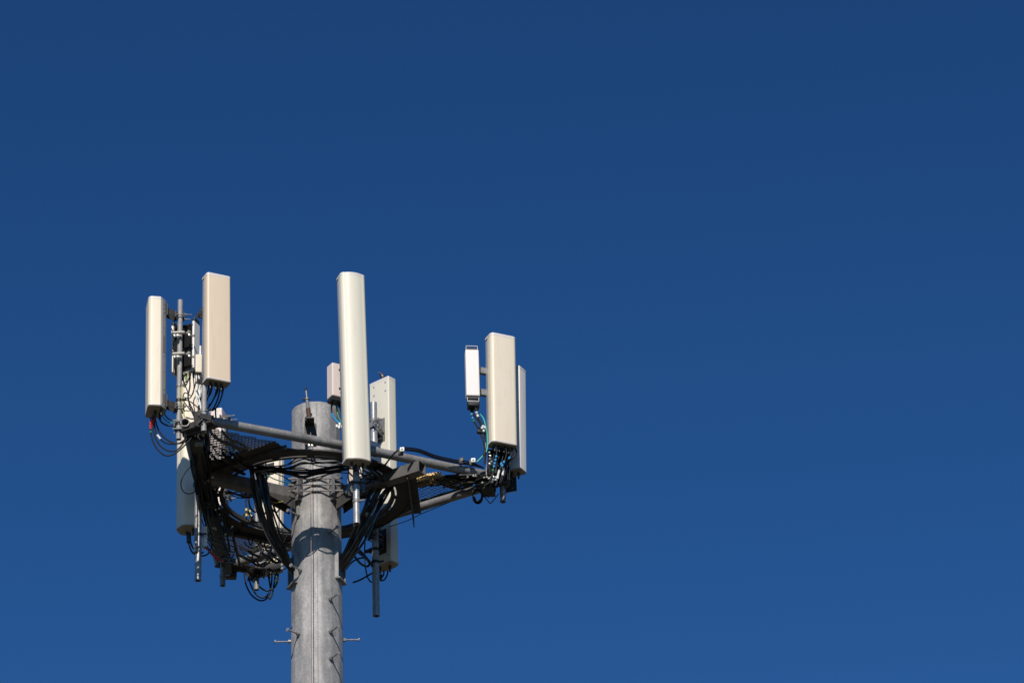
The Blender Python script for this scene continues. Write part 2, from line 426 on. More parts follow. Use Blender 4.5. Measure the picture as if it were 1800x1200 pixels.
# lugs joining pipes to the ring (brackets seen at the front)
for k, (ad, ofs) in enumerate([(AF[1], -.55), (AF[1], .5), (AF[2], -.5), (AF[2], .55)]):
    n_ = E(ad); t_ = E(ad+90); c = C0+n_*(RIN-.085)+t_*ofs
    m = MB(); m.bar(PW(c-n_*.1, -.002), PW(c+n_*.07, .04), .07, .01); m.build('pipe_lug', M_galv, plat, world=True)

# ------------------------------------------------------------------ mounting pipes
def mount(u, vt, vb, y, r, label, mat=None, clampv=None, group='mounting pipes of the antennas', collars=()):
    top = at(u[0], vt, y); bot = at(u[1], vb, y); x = (top.x+bot.x)/2
    e = thing('mounting_pipe', (x, y, bot.z), label, 'pipe', group=group)
    m = MB(); m.tube([(0, 0, 0), (0, 0, top.z-bot.z)], r, 20, hollow=True); m.build('pipe', mat or M_galv, e)
    # clamp to the nearest face pipe
    best = None
    for p, q in pipes:
        d = (q-p).normalized(); c = p+d*max(0, min((q-p).length, (Vector((x, y, p.z))-p).dot(d))); dd = (Vector((x, y, 0))-Vector((c.x, c.y, 0))).length
        if best is None or dd < best[0]: best = (dd, c, d)
    dd, c, d = best; o = Vector((c.x, c.y, 0))-Vector((x, y, 0)); z = c.z-bot.z; o2 = o.normalized() if o.length > .01 else Vector((-d.y, d.x, 0))
    mm = Matrix((o2, Vector((-o2.y, o2.x, 0)), Vector((0, 0, 1)))).transposed()
    if 0 < z < (top.z-bot.z) and dd < .4:
        m = MB(); m.box(Vector((0, 0, z))+o2*(r+.012), (.012, .19, .17), M=mm)
        m.box(Vector((0, 0, z))-o2*(r+.012), (.016, .13, .06), M=mm)
        m.bar(Vector((0, 0, z))+o2*r, Vector((0, 0, z))+o2*max(dd, r+.03), .06, .08)
        cpl = m.build('clamp_plate', M_dkgalv, e)
        m = MB()
        for s in (-1, 1):
            for zz in (-.05, .05):
                b = Vector((0, 0, z+zz))+mm @ Vector((0, s*(r+.02), 0)); m.tube([b-o2*(r+.03), b+o2*(r+.03)], .007, 6)
        m.build('clamp_bolt', M_zinc, cpl)
    for cv in collars:
        zc = at(u[0], cv, y).z-bot.z; m = MB(); m.tube([(0, 0, zc-.016), (0, 0, zc+.016)], r+.006, 18); m.tube([(r, -.02, zc), (r+.05, -.035, zc)], .012, 6); m.build('band', M_rubber if collars[0] != cv else M_galv, e)
    return Vector((x, y, bot.z))
mp1 = mount((315.5, 315.5), 528, 772, -1.50, .028, 'thin grey mounting pipe beside the leftmost panel antenna', M_pole, collars=(678, 704, 745, 758))
mp2 = mount((359.5, 359.5), 500, 758, -1.76, .029, 'grey mounting pipe behind the tan panel antenna on the left', M_pole, collars=(722, 742))
mp3 = mount((626, 624), 545, 920, -1.14, .036, 'bright galvanised mounting pipe below the tall central antenna', M_newgalv, collars=(881, 850))
mp4 = mount((880, 880), 612, 882, -.22, .032, 'dark mounting pipe under the cream antenna at the right corner', M_galv)
mp5 = mount((893, 893), 660, 862, .02, .030, 'mounting pipe behind the white antenna at the far right', M_galv)
mp6 = mount((657, 661), 708, 1082, .80, .040, 'shiny galvanised mounting pipe of the antenna seen from its back', M_newgalv, collars=(739, 966, 988))
mp7 = mount((350, 350.5), 610, 1020, -.05, .036, 'mounting pipe with open lower end beside the tall half shaded antenna', M_newgalv, collars=(868, 940))
mp7b = mount((345, 345.5), 845, 971, -.35, .022, 'short slim pipe ending beside the tall half shaded antenna', M_galv, collars=(962,))
mp8 = mount((392, 393), 735, 1029, 1.60, .031, 'mounting pipe hanging lowest behind the left beam', M_galv, collars=(1012,))
mp9 = mount((452, 450.5), 820, 1036, 2.07, .030, 'short mounting pipe stub above the bottom cable loops', M_galv)

# ------------------------------------------------------------------ panel antennas
def rprof(w, d, rf, rb, bulge=0, n=6):
    """rounded section; front is -y, centred; rf front corner radius, rb back corner radius"""
    pts = []
    def arc(cx, cy, r, a0, a1):
        for i in range(n+1):
            a = R(a0+(a1-a0)*i/n); pts.append((cx+r*math.cos(a), cy+r*math.sin(a)))
    arc(w/2-rb, d/2-rb, rb, 0, 90); arc(-w/2+rb, d/2-rb, rb, 90, 180)
    arc(-w/2+rf, -d/2+rf, rf, 180, 270)
    if bulge:
        for i in range(1, 12):
            x = (-w/2+rf)+(w-2*rf)*i/12; pts.append((x, -d/2-bulge*(1-(2*x/(w-2*rf))**2)))
    arc(w/2-rf, -d/2+rf, rf, 270, 360)
    return pts
conn_m = MB(); conn_m.tube([(0, 0, 0), (0, 0, -.03)], .016, 8); conn_m.tube([(0, 0, -.03), (0, 0, -.075)], .011, 8)
conn_me = conn_m.mesh('connector', M_rubber)
def antenna(label, u, vt, vb, y, ang, w, d, mat, rf=.03, bulge=0, tray=True, pipe=None, brk=(.12, .9), nconn=4, backpaint=False, prof0=None, marks=(), traycol=None, group='panel antennas', capmat=None, x_off=0):
    top = at(u[0], vt, y); bot = at(u[1], vb, y); x = (top.x+bot.x)/2; H = top.z-bot.z
    e = thing('panel_antenna', (x, y, bot.z), label, 'antenna', rotz=R(ang+90), group=group)
    e.location.x = bot.x; x = bot.x; e.rotation_euler = (Matrix.Rotation(math.atan2(top.x-bot.x, H), 3, 'Y') @ Matrix.Rotation(R(ang+90), 3, 'Z')).to_euler()
    dr = d*(.62 if tray else 1.0)
    prof = prof0 or rprof(w, dr, rf, .008 if tray else .014, bulge); oy = -(d-dr)/2
    prof = [(px, py+oy) for px, py in prof]
    m = MB(); m.prism(prof, .012, H-.012); m.build('radome', mat, e, sharp=40)
    full = [(px*1.012, py*1.012) for px, py in (prof0 or rprof(w, d, rf, .014, bulge))]
    m = MB(); m.prism(full, H-.012, H+.012, inset=.0); 
    m.prism([(a*.97, b*.97) for a, b in full], H+.012, H+.018); m.build('top_cap', capmat or M_cap, e, sharp=40)
    m = MB(); m.prism(full, -.004, .012); m.build('bottom_rim', capmat or M_cap, e, sharp=40)
    m = MB(); m.prism([(a*.96, b*.96) for a, b in full], -.012, -.004); bcap = m.build('bottom_cap', M_under, e, sharp=40)
    if tray:
        m = MB(); tw = w-.012; m.box((0, d/2-(d-dr)/2+.001, H/2), (tw, d-dr-.002, H-.03), bev=.004)
        m.build('reflector_tray', traycol or M_alu, e)
    for k in range(nconn):
        cx = -w/2+.045+(w-.09)*(k+.5)/nconn; cy = (.25 if k % 2 else -.05)*d
        link('connector', conn_me, bcap, loc=(cx, cy, -.012))
    for mk in marks:
        pass
    if pipe is not None:
        pl = Matrix.Rotation(-R(ang+90), 3, 'Z') @ Vector((pipe.x-x, pipe.y-y, 0))
        for bz in brk:
            z = H*bz; y0 = d/2; Ld = max(pl.y-y0, .04); 
            m = MB()
            m.box((0, y0+.006, z), (min(w*.55, .16), .012, .14))
            for s in (-1, 1): m.bar((s*.045, y0, z), (pl.x+s*.04, y0+Ld-.02, z-.01), .007, .07)
            m.box((pl.x, y0+Ld-.045, z-.01), (.13, .014, .07)); m.box((pl.x, y0+Ld+.045, z-.01), (.13, .014, .06))
            mbk = m.build('mount_bracket', M_dkgalv, e)
            m = MB()
            for s in (-1, 1): m.tube([(pl.x+s*.052, y0+Ld-.07, z-.01), (pl.x+s*.052, y0+Ld+.13, z-.005)], .006, 6); m.tube([(pl.x+s*.052, y0+Ld+.055, z-.01), (pl.x+s*.052, y0+Ld+.068, z-.01)], .014, 6)
            m.build('bracket_bolt', M_galv, mbk)
    return e, H
def prof_a1():
    p = [(.06, .1), (-.06, .1), (-.15, .03)]
    for i in range(6): a = R(180+90*i/5); p.append((-.15+.04+.04*math.cos(a), -.1+.04+.04*math.sin(a)))
    for i in range(6): a = R(270+90*i/5); p.append((.15-.04+.04*math.cos(a), -.1+.04+.04*math.sin(a)))
    return p+[(.15, .03)]
A1, H1 = antenna('leftmost cream panel antenna seen from its side with a grey label strip', (275, 274), 535, 722, -1.60, 189, .30, .20, M_cream1, prof0=prof_a1(), pipe=mp1, brk=(.07, .93), tray=False, nconn=4)
A2, H2 = antenna('tan panel antenna beside the leftmost one, standing on the left corner', (380.5, 381), 490, 672, -2.02, -66, .275, .15, M_tan, rf=.028, pipe=mp2, brk=(.14, .78), nconn=6)
A3, H3 = antenna('tallest off-white rounded panel antenna in front of the pole top', (616.8, 627.5), 489, 812, -1.34, -72, .280, .17, M_white, rf=.045, bulge=.022, tray=True, pipe=mp3, nconn=3)
A4, H4 = antenna('cream panel antenna at the right corner with blue-taped cables below', (880, 883), 596, 783, -.45, -68, .31, .17, M_cream4, rf=.045, pipe=mp4, nconn=8)
A5, H5 = antenna('white panel antenna at the far right, half hidden behind a cream one', (899, 900), 655, 831, -.10, 58, .30, .165, M_whitep, rf=.035, pipe=None, nconn=4, tray=False)
A6, H6 = antenna('pale panel antenna seen from its riveted back with a bird on top', (674, 678.5), 674, 994, 1.0, 46, .30, .155, M_white, rf=.055, bulge=.015, tray=False, pipe=None, nconn=2)
A7, H7 = antenna('tall pale antenna at the left, its lower half in shade', (333, 331.5), 612, 930, .02, 186, .27, .195, M_cream1, rf=.06, bulge=.035, tray=False, pipe=mp7, nconn=2)
A8, H8 = antenna('cream antenna hidden behind the black cables left of the pole', (478, 476), 810, 1004, 2.28, 60, .28, .15, M_cream1, rf=.04, tray=True, pipe=mp9, nconn=4, traycol=M_cream1)
A9, H9 = antenna('beige antenna top peeking over the front pipe near the left corner', (384, 385), 729, 905, 1.75, 165, .27, .16, M_pink, rf=.04, tray=False, pipe=mp8, nconn=2)
# label strip of the leftmost antenna (on its near side, printed marks)
def strip(par, x, ys, w0, z0, z1, mat, name='label_strip'):
    m = MB(); m.box((x, ys, (z0+z1)/2), (.003, w0, z1-z0), rotz=SR); return m.build(name, mat, par)
sx = 1  # the side of the antenna nearest the camera
SR = math.atan2(.09, .07)*0+math.atan2(.09, .07)
strip(A1, .108, .066, .062, .02, H1-.02, newmat('strip_grey', (.36, .35, .35), .5, .1))
lab = MB()
for (z0, z1, ww) in ((.05, .17, .022), (.20, .23, .014), (.42, .44, .012), (.60, .63, .010), (.66, .86, .026), (.95, .97, .01), (1.13, 1.16, .012), (1.19, 1.21, .012), (1.24, 1.26, .012)):
    n_ = max(1, int((z1-z0)/.018))
    for i in range(n_): lab.box((.1098, .0698, z0+(i+.5)*(z1-z0)/n_), (.0022, ww*1.4, (z1-z0)/n_*.55), rotz=SR)
lab.build('label_print', M_label, A1)
# back of the bird's antenna: rivets and bracket plate
m = MB()
for (x_, z_) in ((-.10, H6-.05), (.08, H6-.05), (-.10, H6-.16), (.08, H6-.16), (-.10, .08), (.08, .08)):
    m.tube([(x_, .068, z_), (x_, .078, z_)], .014, 10)
m.build('rivet', M_alu, A6)
inv6 = (Matrix.Translation(A6.location) @ Matrix.Rotation(R(46+90), 4, 'Z')).inverted()
pl6 = inv6 @ Vector((mp6.x, mp6.y, A6.location.z)); 
for vz in (760, 955):
    z_ = at(675, vz, .93).z-A6.location.z
    m = MB(); m.box((0.0, .075, z_+.02), (.17, .008, .30)); 
    for s in (-1, 1):
        m.bar((s*.05, .075, z_), (pl6.x+s*.03, pl6.y-.03, z_+.02), .008, .14)
    m.box((pl6.x, pl6.y-.05, z_+.01), (.12, .012, .07)); m.box((pl6.x, pl6.y+.05, z_+.01), (.12, .012, .06)); m.box((.04, .09, z_+.11), (.04, .03, .04)); m.box((0, .10, z_-.09), (.10, .04, .012))
    mbk = m.build('mount_bracket', M_galv if vz == 760 else M_dkgalv, A6)
    m = MB()
    for s in (-1, 1):
        for zz in (-.02, .04): m.tube([(pl6.x+s*.055, pl6.y-.06, z_+zz), (pl6.x+s*.055, pl6.y+.08, z_+zz)], .006, 6)
    m.build('bracket_bolt', M_galv, mbk)

# ------------------------------------------------------------------ radios
# black finned radio on the left mounting pipe
def radio(name, label, u, vt, vb, y, ang, w, d, face, side=None, fins=0, handles=False, cat='radio unit', finmat=None, nconn=4, rad=.012):
    top = at(u, vt, y); bot = at(u, vb, y); H = top.z-bot.z
    e = thing(name, bot, label, cat, rotz=R(ang+90))
    m = MB(); m.box((0, 0, H/2), (w, d, H), bev=rad); body = m.build('body', face, e, sharp=18)
    if fins:
        fm = MB(); fm.box((0, 0, 0), (.004, .045, H*.9)); me = fm.mesh('fin', finmat or M_fin)
        for k in range(fins): link('fin', me, body, loc=(-w/2+.02+(w-.04)*k/(fins-1), -d/2-.022, H/2))
    if side is not None:
        for s in (-1, 1):
            m = MB(); m.box((s*(w/2+.014), -.01, H/2), (.026, d+.05, H*1.02), bev=.008); m.build('side_cover', side, e, sharp=18)
            m = MB(); m.box((s*(w/2+.014), -.01, H*1.01+.025), (.024, d+.03, .05), bev=.008); m.build('cover_end', M_fin, e)
    for k in range(nconn): link('connector', conn_me, e, loc=(-w/2+w*(k+.5)/nconn, .2*d, 0))
    if handles:
        for z_, s in ((H, 1), (-.005, -1)):
            m = MB(); m.tube([(-w*.42, -d*.25, z_), (-w*.42, -d*.25, z_+s*.055), (w*.42, -d*.25, z_+s*.055), (w*.42, -d*.25, z_)], .006, 6); m.build('handle', M_alu, e)
    return e, H
R1, HR1 = radio('radio_unit', 'black finned radio with white side covers between the two left antennas', 326, 574, 655, -1.32, -115, .225, .09, M_fin, side=M_whitep, fins=14, nconn=5)
R1b, _ = radio('junction_box', 'small cream box on the pipe beside the black finned radio', 349, 625, 657, -1.55, -80, .075, .08, M_cream1, nconn=1)
R2, HR2 = radio('radio_unit', 'beige radio box half hidden behind the tallest antenna', 598, 645, 703, -1.02, -62, .26, .13, M_pink, nconn=3)
m = MB(); m.box((0, 0, -.02), (.25, .12, .05)); m.build('base_block', M_fin, R2)
m = MB()
for zz in (.10, .33):
    m.tube([(-.035, -.064, zz), (-.035, -.068, zz)], .017, 10); m.tube([(-.03, -.064, zz-.05), (-.03, -.068, zz-.05)], .009, 8)
m.build('vent_hole', M_fin, R2)
R3, HR3 = radio('radio_unit', 'small white radio with wire handles left of the right corner antenna', 831, 618, 699, -.55, -86, .15, .11, M_whitep, handles=True, nconn=3, rad=.012)
for z_ in (HR3+.012, -.012): m = MB(); m.box((0, 0, z_), (.115, .075, .03)); m.build('end_cap', M_fin, R3)
m = MB(); m.box((0.01, .085, HR3/2), (.13, .06, HR3*.94), bev=.004); m.build('rear_shell', M_alu, R3)
m = MB(); m.box((0.01, .04, -.055), (.13, .13, .10), bev=.01); m.build('connector_cover', M_fin, R3)
m = MB()
for zz in (.13, .40): m.bar((.05, .1, zz), (.34, .18, zz+.0), .05, .07)
m.build('mount_bracket', M_galv, R3)
# surge suppressor dome behind the central antenna
p = at(641, 852, .3); pt = at(641, 783, .3)
dome = thing('surge_suppressor', p, 'round beige surge suppressor dome behind the tallest antenna', 'surge protector')
m = MB(); Hd = pt.z-p.z; prev = [(.19, 0), (.19, Hd-.05), (.18, Hd-.02), (.15, Hd), (.0, Hd+.008)]
rws = []
for r_, z_ in prev[:-1]: rws.append([m.bm.verts.new((r_*math.cos(2*math.pi*k/28), r_*math.sin(2*math.pi*k/28), z_)) for k in range(28)])
for i in range(len(rws)-1):
    for k in range(28): m.bm.faces.new((rws[i][k], rws[i][(k+1) % 28], rws[i+1][(k+1) % 28], rws[i+1][k]))
m.bm.faces.new(rws[-1]); m.bm.faces.new(rws[0][::-1]); m.build('dome', M_pink, dome)
m = MB(); m.tube([(0, 0, -.03), (0, 0, -.001)], .17, 24); m.build('base', M_rubber, dome)
# dark radio under the right corner antenna
R5, HR5 = radio('radio_unit', 'dark blue-grey radio under the cream antenna at the right corner', 879, 796, 852, -.26, -80, .21, .12, M_fin, fins=10, nconn=2)
m = MB(); m.box((-.06, -.075, HR5*.42), (.075, .03, HR5*.7), bev=.012); m.build('front_cover', newmat('radio_slate', (.035, .05, .07), .4), R5)

# bird
bp = at(671, 668, 1.0); 
bird = thing('bird', bp, 'small black bird perched on the antenna seen from behind', 'bird'); bird.scale = (1.1, 1.1, 1.1)
m = MB(); spine = [(.022, -.006), (.020, .004), (.016, .016), (.012, .030), (.008, .044), (.004, .056), (0, .066), (-.004, .074), (-.009, .081), (-.013, .086), (-.017, .089)]
rad = [.006, .016, .022, .025, .024, .020, .0155, .0145, .0155, .0125, .006]
m.tube([(x_, 0, z_) for x_, z_ in spine], .02, 12)
for i, v in enumerate(m.bm.verts):
    k = i//12; c = Vector((spine[k][0], 0, spine[k][1])); v.co = c+(v.co-c)*(rad[k]/.02)
m.build('body', M_bird, bird, sharp=80)
m = MB(); m.tube([(-.014, 0, .087), (-.036, 0, .092)], .0045, 6, r2=.001); m.build('beak', M_beak, bird)
m = MB(); m.plate([(.012, -.010, .016), (.012, .010, .016), (.040, .008, -.040), (.040, -.008, -.040)], .006); m.build('tail', M_bird, bird)
for s in (-1, 1):
    m = MB(); m.box((.012, s*.021, .034), (.026, .006, .048), M=Matrix.Rotation(R(-16), 3, 'Y'), bev=.002); m.build('wing', M_bird, bird)
for s in (-1, 1):
    m = MB(); m.tube([(0.006, s*.008, -.012), (.008, s*.008, .02)], .0025, 5); m.build('leg', M_beak, bird)

# ------------------------------------------------------------------ cables
ORD = 'first second third fourth fifth sixth seventh eighth'.split()
def W3(p, y0):
    return at(p[0], p[1], p[2] if len(p) > 2 else y0)
def cable(pts, y, r, label, mat=None, group=None, bands=(), name='cable', cat='cable', n=7, closed=False, jit=0):
    P = [W3(p, y) for p in pts]
    S = spline(P, 6)
    m = MB(); m.tube(S, r, n); me = m.mesh(name, mat or M_black, 80)
    if not bands:
        o = link(name, me); tag(o, label, cat, group); return o
    e = thing(name, P[0], label, cat, group=group)
    o = bpy.data.objects.new('sheath', me); COL.objects.link(o); o.parent = e; o.matrix_parent_inverse = Matrix.Translation(-P[0])
    for (f, L, bm_) in bands:
        i = f*(len(S)-1); i0 = int(i); a = S[i0]; b = S[min(i0+1, len(S)-1)]; d = (b-a).normalized() if (b-a).length > 1e-6 else Vector((0, 0, 1)); c = a.lerp(b, i-i0)
        mm = MB(); mm.tube([c-d*L/2, c+d*L/2], r*1.28+.001, 8); q = mm.build('tape_band', bm_, None); q.parent = e; q.matrix_parent_inverse = Matrix.Translation(-P[0])
    return e
J = .0085
# under the leftmost antenna
L_ = 'black jumper cable looping below the leftmost antenna'; G_ = 'jumper cables below the leftmost antenna'
cable([(265, 733), (265, 760), (272, 782), (288, 799), (305, 798), (322, 785), (338, 768)], -1.58, J, 'lowest black jumper loop below the leftmost antenna, with red tape', bands=[(.04+k*.025, .022, M_red) for k in range(4)]+[(.16, .018, M_green)], group=G_)
cable([(268, 733), (270, 760), (281, 782), (297, 792), (313, 789), (335, 762)], -1.56, J, 'second lowest black jumper loop below the leftmost antenna, with red tape', bands=[(.05+k*.025, .022, M_red) for k in range(3)], group=G_)
cable([(270, 733), (274, 758), (286, 775), (303, 780), (320, 776), (340, 755)], -1.54, J, 'upper black jumper loop below the leftmost antenna, with white sleeve', bands=[(.02, .022, M_red), (.05, .022, M_red), (.30, .06, M_whitet)], group=G_)
cable([(272, 733), (279, 756), (293, 772), (310, 779), (328, 774), (343, 752)], -1.52, J, 'topmost of the four hanging black jumper loops left', group=G_)
cable([(279, 733), (284, 742), (296, 748), (310, 747), (318, 743)], -1.5, J, 'black cable from the leftmost antenna to its pipe, the lower', group=G_)
cable([(283, 728), (290, 737), (300, 743), (312, 741)], -1.5, .006, 'teal cable from the leftmost antenna to its pipe', mat=M_teal, group=G_)
cable([(288, 726), (295, 735), (304, 738), (314, 736)], -1.5, J*.8, 'black cable from the leftmost antenna to its pipe, the upper', group=G_)
# under the tan antenna
G_ = 'jumper cables below the tan antenna'
for i, pts in enumerate([[(394, 677), (389, 698), (381, 715), (372, 721), (362, 717)], [(388, 676), (383, 700), (374, 719), (365, 721)], [(382, 676), (378, 695), (368, 714), (360, 722)],
        [(371, 675), (368, 692), (363, 705), (361, 722)], [(367, 674), (365, 690), (358, 704), (357, 720)], [(374, 675), (371, 690), (365, 700), (362, 715), (364, 735)], [(385, 676), (382, 690), (371, 708), (366, 712)]]):
    cable(pts, -1.72, J if i < 5 else .006, 'black jumper cable between the tan antenna and its pipe', group=G_)
cable([(379, 718), (379, 728), (380, 737)], -1.70, J, 'short vertical cable end over the left end of the front pipe')
# tangle between the two left pipes
cable([(331, 656), (328, 668), (322, 676), (319, 684), (320, 705), (322, 722), (327, 736), (334, 741)], -1.52, .0065, 'yellow-green ground wire beside the thin left pipe', M_yg)
cable([(327, 660), (328, 672), (333, 662)], -1.50, .006, 'short green ground wire loop under the black radio', M_green)
G_ = 'black cables between the two left mounting pipes'
for pts in [[(338, 652), (341, 680), (336, 695), (325, 690), (322, 702), (330, 715), (341, 728), (348, 745)], [(333, 655), (334, 678), (331, 700), (338, 720), (345, 738), (345, 765)], [(342, 650), (344, 670), (340, 688), (334, 700), (324, 698)],
            [(325, 655), (323, 670), (330, 690), (333, 712), (342, 735)], [(320, 704), (331, 704), (343, 712), (352, 722), (356, 735)], [(352, 660), (349, 690), (348, 705), (352, 720), (350, 740)], [(357, 662), (355, 690), (350, 710), (347, 735), (344, 755)],
            [(327, 733), (337, 736), (345, 733), (350, 722)], [(336, 652), (330, 672), (324, 680), (322, 668)], [(355, 650), (352, 672), (359, 690), (352, 705)], [(346, 655), (352, 665), (347, 690), (340, 705), (343, 725)]]:
    cable([(a+random.uniform(-.6, .6), b) for a, b in pts], -1.54+random.uniform(-.06, .05), random.choice((.006, J, .0075)), 'black cable in the tangle between the two left mounting pipes', group=G_)
G_ = 'white bundled jumpers beside the tan antenna'
for pts in [[(345, 660), (346, 680), (345, 697), (350, 712)], [(349, 660), (352, 676), (349, 690), (353, 718)], [(357, 668), (354, 690), (357, 705), (353, 722)], [(348, 668), (345, 688), (349, 700)], [(354, 672), (357, 688), (360, 700)]]:
    cable(pts, -1.60, .0085, 'pale sleeved jumper behind the tan antenna', M_whitet, group=G_)
# connector row under the black radio
m = MB()
for k in range(7):
    q = at(322.5+k*2.6, 654-k*1.0, -1.42); m.tube([q, q+Vector((.004, 0, -.03))], .0085, 8)
row = m.build('connector_row', M_zinc); tag(row, 'row of bright connectors under the black finned radio', 'connectors')
# bright clamps holding the radio to the pipe
for i, (lb, v0) in enumerate((('upper', 586), ('lower', 623))):
    p = at(312, v0, -1.56); cl = thing('radio_clamp', p, lb+' bright zinc clamp holding the black radio on the thin pipe', 'clamp', rotz=R(10))
    m = MB(); m.tube([(-.06, -.02, -.01), (.075, -.02, .01)], .019, 10); m.build('cross_tube', M_zinc, cl)
    m = MB()
    for k, (dx, dz) in enumerate(((-.03, -.045), (-.005, -.04), (.10, .0), (.125, -.02), (.17, -.02), (.12, .02))): m.box((dx, -.02, dz), (.026, .03, .024), rotz=k, bev=.004)
    m.build('nut', M_zinc, cl)
    m = MB(); m.tube([(-.075, -.04, .035), (-.03, -.02, -.03)], .006, 6); m.tube([(.055, -.05, .045), (.10, -.02, -.03)], .006, 6); m.build('threaded_rod', M_rubber, cl)
# left thick feeder bundle down to the left port
G_ = 'thick black feeder cables sweeping down to the left port'
x0 = portL
for k in range(6):
    o = k*5.2; 
    q = [random.uniform(-2.2, 2.2) for _ in range(6)]
    cable([(433+o+q[0], 800-k*2, -.62+.02*q[1]), (440+o+q[1], 830-k*2, -.66+.02*q[2]), (446+o+q[2], 860, -.66+.02*q[3]), (453+o*.95+q[3], 895, -.58+.02*q[4]), (468+o*.85+q[4], 935, -.45+.02*q[5]), (490+o*.65+q[5]*.7, 975, -.32), (512+o*.25, 1003, -.18), (519+o*.1, 1012, -.06)], 0, (.0205, .019, .011, .021, .0195, .010)[k], ORD[k]+' from the left of the thick black feeder cables left of the pole', M_feeder, group=G_, n=10,
          bands=[(.62+.01*k, .05, M_rubber)] if k % 2 else [])
cable([(441, 830), (444, 860), (452, 900), (470, 945), (495, 985)], -.70, .008, 'thin black cable on the outside of the left feeder bundle')
cable([(478, 880, -.3), (487, 905, -.2), (500, 925, -.1), (515, 936, .1)], -.2, .012, 'black cable passing behind the pole on its left')
# right thick feeder bundle
G_ = 'thick black feeder cables sweeping down to the right port'
for k in range(7):
    o = (k-3)*4.4; q = [random.uniform(-3, 3) for _ in range(6)]
    cable([(706+o*.2, 838+o*.6, -.30), (684+o*.5+q[0], 845+o*.8, -.40+.02*q[1]), (664+o*.8+q[1], 868+o*.7, -.42+.03*q[2]), (650+o*.8+q[2], 900+o*.4, -.36+.03*q[3]), (634+o*.75+q[3], 935+o*.35, -.28+.02*q[4]), (617+o*.6+q[4]*.6, 968+o*.3, -.20), (603+o*.4, 990+o*.25, -.12), (596+o*.25, 1008, -.06)], 0, (.019, .010, .020, .018, .011, .020, .014)[k], ORD[k]+' from the left of the thick black feeder cables right of the pole', M_feeder, group=G_, n=10,
          bands=[(.45, .05, M_zinc)] if k == 2 else [])
cable([(712, 868, .05), (704, 850, .0), (690, 846, -.1), (668, 858, -.2), (650, 882, -.3)], 0, .013, 'black feeder cable hooking over the ring on the right')
cable([(697, 845, -.1), (700, 862, .1), (694, 885, .3), (680, 905, .5), (660, 920, .7), (640, 935, .85)], 0, .012, 'black cable following the inside of the ring on the right')
# ring-side cable swags in front of the shaft
ni = 0; rnd0 = random.Random(8)
G_ = 'black cable swags hanging in front of the pole below the ring'
for (v0, v1, v2, r_, u0, u1) in [(812, 815, 810, .010, 470, 612), (828, 830, 812, .020, 500, 648), (822, 826, 816, .008, 488, 640), (832, 846, 815, .008, 480, 640), (845, 838, 824, .017, 495, 610), (808, 807, 806, .007, 480, 610), (818, 812, 824, .006, 480, 620), (836, 852, 828, .006, 512, 600), (812, 822, 831, .006, 540, 612), (806, 804, 815, .007, 460, 600)]:
    ni += 1; u0 = 452+rnd0.uniform(-8, 8); v0 = 822+rnd0.uniform(-8, 8); cable([(u0, v0, -.72), ((u0*2+u1)/3, (v0+v1)/2+2, -.88), ((u0+u1)/2, v1, -.91), ((u0+2*u1)/3, (v1+v2)/2+1, -.88), (u1, v2, -.76)], 0, r_, 'black cable swag in front of the pole under the ring, number %s counted from the lens side' % ni if 0 else 'black cable swag in front of the pole under the ring', group=G_)
cable([(457, 824, -.6), (475, 838, -.6), (492, 845, -.5), (512, 850, -.35)], 0, .006, 'green ground wire running to the collar on the left', M_green)
cable([(473, 881, -.2), (480, 883, -.25), (490, 882, -.28), (497, 881, -.28)], 0, .006, 'short yellow-green wire below the left clamp', M_yg)
# clutter of jumpers at the left, seen through the ring
G_ = 'black cables crossing inside the ring on the left'
rnd = random.Random(4)
for k in range(12):
    u = 400+rnd.uniform(-10, 100); v = 862+rnd.uniform(-8, 8)
    cable([(u-25, v-4+rnd.uniform(-3, 3), .0), (u, v+rnd.uniform(0, 8), .15), (u+25, v+rnd.uniform(2, 9), .25), (u+52, v+rnd.uniform(-6, 4), .3)], 0, rnd.choice((.006, .009, .011)), 'black cable crossing the ring opening left of the pole', group=G_)
for k, (u, col) in enumerate(((432, M_yellow), (438, M_yellow))):
    cable([(u, 855, .6), (u, 880, .6), (u+1, 910, .6), (u-6, 925, .7)], 0, .009, ('left' if k == 0 else 'right')+' dangling cable with yellow tape behind the left bundle', bands=[(.5+.03*k, .03, col), (.60, .03, col)])
cable([(424, 912, .6), (430, 903, .6), (438, 901, .6), (445, 910, .6), (448, 922, .6)], 0, .011, 'small black cable arch inside the ring at the lower left')
# tangles on the left face
G_ = 'black cables running along the left face beam'
for k in range(26):
    u = 345+rnd.choice((-1, 1))*rnd.uniform(6, 15)+(4 if k % 3 else 0); pts = []
    vv = 748+rnd.uniform(0, 20)
    ln = rnd.randint(5, 8); yy = -1.5
    for i in range(ln):
        f = i/7
        pts.append((u+f*f*34+rnd.uniform(-4.5, 4.5)+f*8, vv+f*215, -1.5+2.4*f)); 
    cable(pts, 0, rnd.choice((.006, .008, .010, .012)), 'black cable in the tangle along the left face beam', group=G_)
for k in range(14):
    u = 362+rnd.uniform(-2, 48); v = 755+rnd.uniform(0, 45)
    cable([(u, v, -1.1), (u+12, v+14, -1.0), (u+30, v+20+rnd.uniform(-6, 6), -.8), (u+55+rnd.uniform(0, 15), v+38, -.6)], 0, rnd.choice((.008, .012, .015)), 'black cable lying on the left mesh corner', group='black cables lying on the left mesh corner')
m_ = M_dkgalv
cable([(337, 817), (324, 833), (318, 850), (323, 864), (336, 867), (350, 858)], -.8, .006, 'thin black loop in front of the tall half shaded antenna')
